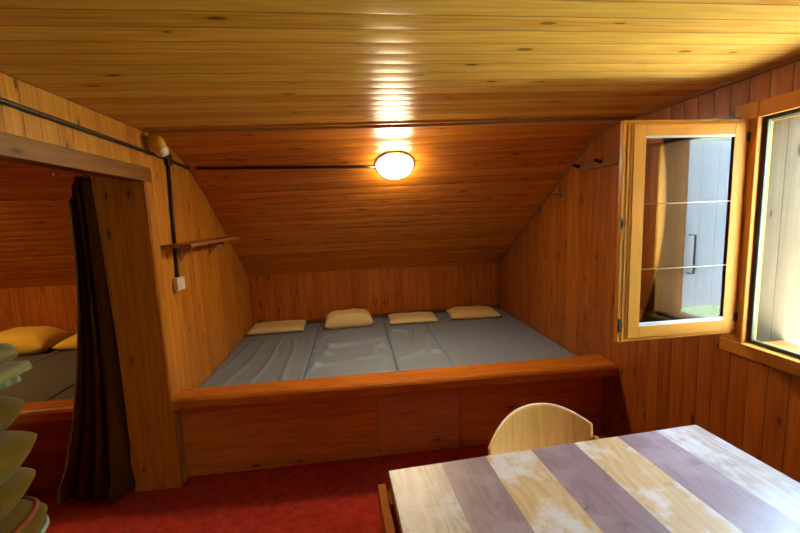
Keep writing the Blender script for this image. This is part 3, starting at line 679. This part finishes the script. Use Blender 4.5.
def chair():
    t = empty('plywood_chair', (2.052, -0.98, 0.0), math.radians(11))
    hw = 0.283
    def back(off):
        def fn(u, v):
            s = u*2-1
            top = 0.318-0.11*abs(s)**2.3; botm = 0.06+0.035*(1-s*s)*0
            z = 0.45+botm+(top-botm)*v
            n = Vector((0.0, 1.0)); cy = -0.085*s*s
            nx = 0.17*s*2; ln = math.hypot(1, nx*0.6)
            return (hw*s+off*nx*0.6/ln, 0.165+cy+off/ln+0.05*(z-0.6), z)
        return fn
    m = MB(); n = 44
    A, _ = m.grid(back(0.0), n, 16, 0, uvscale=(0.5, 0.3)); B, _ = m.grid(back(0.011), n, 16, 0, uvscale=(0.5, 0.3))
    def edge(a, b_):
        for i in range(len(a)-1):
            f = m.bm.faces.new((a[i], a[i+1], b_[i+1], b_[i])); f.material_index = 1
    edge([A[i][16] for i in range(n+1)], [B[i][16] for i in range(n+1)]); edge([A[i][0] for i in range(n+1)], [B[i][0] for i in range(n+1)])
    edge(A[0], B[0]); edge(A[n], B[n])
    m.build('backrest', ['ply', 'ply_edge'], t)
    m = MB()
    def seat(off):
        def fn(u, v):
            a, c = u*2-1, v*2-1; r = (abs(a)**5+abs(c)**5)**(1/5); mx = max(abs(a), abs(c)); k = mx/r if r > 1e-6 else 1
            return (0.215*a*k, -0.02+0.20*c*k, 0.45+off-0.012*math.exp(-((a*1.4)**2+(c*1.3)**2))-0.02*max(0, -c-0.6)**2*6)
        return fn
    A, _ = m.grid(seat(0.0), 24, 24, 0, uvscale=(0.4, 0.4)); B, _ = m.grid(seat(-0.012), 24, 24, 0, uvscale=(0.4, 0.4))
    edge([A[i][24] for i in range(25)], [B[i][24] for i in range(25)]); edge([A[i][0] for i in range(25)], [B[i][0] for i in range(25)]); edge(A[0], B[0]); edge(A[24], B[24])
    m.build('seat', ['ply', 'ply_edge'], t)
    for sx in (-1, 1):
        m = MB(); m.tube([(sx*0.20, -0.175, 0.0), (sx*0.185, -0.165, 0.436)], [0.014, 0.018], 12); m.build('leg', 'orange_wood', t)
        m = MB(); m.tube([(sx*0.215, 0.20, 0.0), (sx*0.20, 0.155, 0.436)], [0.014, 0.018], 12); m.build('leg', 'orange_wood', t)
        m = MB(); m.tube([(sx*0.20, 0.155, 0.437), (sx*0.250, 0.128, 0.50), (sx*0.282, 0.075, 0.55), (sx*0.292, 0.066, 0.598)], [0.018, 0.017, 0.015, 0.013], 12)
        m.build('back_post', 'orange_wood', t)
        m = MB(); m.tube([(sx*0.186, -0.14, 0.415), (sx*0.198, 0.14, 0.415)], 0.012, 10); m.build('side_rail', 'orange_wood', t)
    tag(t, 'light plywood chair with a rounded backrest behind the striped table', 'chair')
chair()

# ------------------------------------------------------------------ folded blankets by the left wall
t = empty('storage_cabinet', (0.235, -1.74, 0.0))
lbox('body', 'chest', t, (-0.215, 0.19, -0.26, 0.24, 0.0, 0.88), 'z', 0.004); lbox('top_board', 'chest', t, (-0.22, 0.195, -0.265, 0.245, 0.881, 0.905), 'y', 0.004); lbox('door', 'chest', t, (0.1905, 0.206, -0.24, 0.22, 0.06, 0.86), 'z', 0.003)
tag(t, 'wooden cabinet against the left wall under the pile of folded blankets', 'cabinet')
def blanket(z0, th, x1, y1, mat, label, sd, sag=0.02, tipz=0.5, hem=None, point=1.0):
    x0, y0 = 0.02, -1.98; cx, cy = (x0+x1)/2, (y0+y1)/2; hw, hd = (x1-x0)/2, (y1-y0)/2
    o_ = empty('folded_blanket', (cx, cy, z0))
    def fn(u, v):
        # u round the outline (superellipse), v from the middle of the underside over the rim to the middle of the top
        a = 2*PI*u; ca, sa = math.cos(a), math.sin(a); k = (abs(ca)**5+abs(sa)**5)**(-1/5)
        r = min(1.0, 2*v) if v <= 0.5 else max(0.0, 2-2*v); r = r**0.6
        tp = 0.26; q = max(0.0, (r-(1-tp))/tp); h = 1-q**2.1
        n = noise.noise(Vector((ca*1.7+sd, sa*1.7, sd)))*0.010
        z = th*tipz-th*tipz*h if v <= 0.5 else th*tipz+th*(1-tipz)*h
        return (hw*ca*k*r+n, hd*sa*k*r+n*0.6, z+n*0.5*q-sag*q)
    m = MB(); V, F = m.grid(fn, 72, 44); bmesh.ops.remove_doubles(m.bm, verts=m.bm.verts, dist=0.0008); m.build('wool_fold', mat, o_)
    if hem:
        m = MB(); m.tube([Vector(fn(i/60, 0.47))+Vector((0.003, 0.003, -0.003)) for i in range(-10, 21)], 0.006, 8); m.build('binding', hem, o_)
        m = MB(); m.tube([Vector(fn(i/60, 0.56))+Vector((0.002, 0.002, 0.0)) for i in range(-10, 21)], 0.006, 8); m.build('binding', 'edge_red', o_)
    return tag(o_, label, 'blanket', 'folded blankets in the pile by the left wall')
blanket(1.236, 0.088, 0.445, -1.495, 'olive', 'olive beige folded blanket directly under the striped pale towel', 1.0, 0.0, 0.6)
blanket(1.140, 0.095, 0.455, -1.495, 'olive_b', 'khaki folded blanket second from the top of the pile', 3.0, 0.0, 0.72)
blanket(1.058, 0.081, 0.445, -1.50, 'olive_b', 'thin khaki folded blanket third from the top of the pile', 6.0, 0.0, 0.75)
blanket(0.908, 0.149, 0.452, -1.495, 'olive', 'thick olive folded blanket with rust and pale blue binding low in the pile', 8.0, 0.0, 0.72, 'edge_blue')

def stripe_cloth():
    q = N('pale striped towel'); co = q.n('ShaderNodeTexCoord').outputs['UV']
    sp = q.n('ShaderNodeSeparateXYZ'); q.t.links.new(co, sp.inputs[0])
    s = q.math('MULTIPLY_ADD', q.math('SINE', q.math('MULTIPLY', sp.outputs[1], 160.0)), 0.5, 0.5)
    q.base(q.mix(q.ramp(s, 0.3, 0.7), (0.16, 0.175, 0.125), (0.075, 0.088, 0.065))); q.rough(0.95); q.bump(q.noise(q.n('ShaderNodeTexCoord').outputs['Object'], 700.0), 0.4, 0.002); return q.m
M['towel_stripe'] = stripe_cloth(); M['towel'] = cloth('pale green grey towel', (0.1275, 0.10582, 0.05148), (0.09, 0.07411, 0.03557)); M['towel_white'] = cloth('pale blue white towel', (0.192, 0.17202, 0.09), (0.15, 0.13766, 0.07056))
def folded_sheet(name, path, y0, y1, th, mat, label, rz, loc):
    """a strip of cloth folded along a path in x-z, as long as y0..y1"""
    m = MB(); n = len(path)
    def fn(u, v):
        i = min(n-2, int(u*(n-1))); f = u*(n-1)-i; p, q = path[i], path[i+1]
        y = y0+(y1-y0)*v
        return (p[0]+(q[0]-p[0])*f, y, p[1]+(q[1]-p[1])*f+0.002*math.sin(y*30+u*9))
    m.grid(fn, (n-1)*2, 16, uvscale=(0.5, 0.5)); o = m.build(name, mat); so = o.modifiers.new('thickness', 'SOLIDIFY'); so.thickness = th; so.offset = 0
    o.location = loc; o.rotation_euler = (0, 0, rz); return tag(o, label, 'towel', 'towels on the blanket pile')
def arc(cx, cz, r, a0, a1, n=10): return [(cx+r*math.cos(math.radians(a0+(a1-a0)*i/n)), cz+r*math.sin(math.radians(a0+(a1-a0)*i/n))) for i in range(n+1)]
folded_sheet('folded_towel', [(-0.34, 0.004), (-0.1, 0.004)]+arc(-0.02, 0.013, 0.009, -90, 90)+[(-0.1, 0.022), (-0.34, 0.022)], -0.42, 0.0, 0.007, 'towel_stripe', 'pale striped towel lying on the top olive blanket', 0.0, (0.402, -1.50, 1.3290))
folded_sheet('folded_towel', [(-0.34, 0.006), (-0.1, 0.006)]+arc(-0.012, 0.014, 0.008, -90, 90)+[(-0.1, 0.022), (-0.34, 0.022)], -0.42, 0.0, 0.009, 'towel_white', 'pale blue-white towel between the striped towel and the rolled one', 0.0, (0.42, -1.495, 1.3565))
folded_sheet('folded_towel', [(-0.34, 0.006), (-0.12, 0.005)]+arc(-0.03, 0.022, 0.017, -90, 90, 14)+[(-0.08, 0.041), (-0.2, 0.043), (-0.34, 0.038)], -0.42, 0.0, 0.008, 'towel', 'grey-green towel with a rounded open fold on top of the pile', 0.0, (0.408, -1.50, 1.3870))
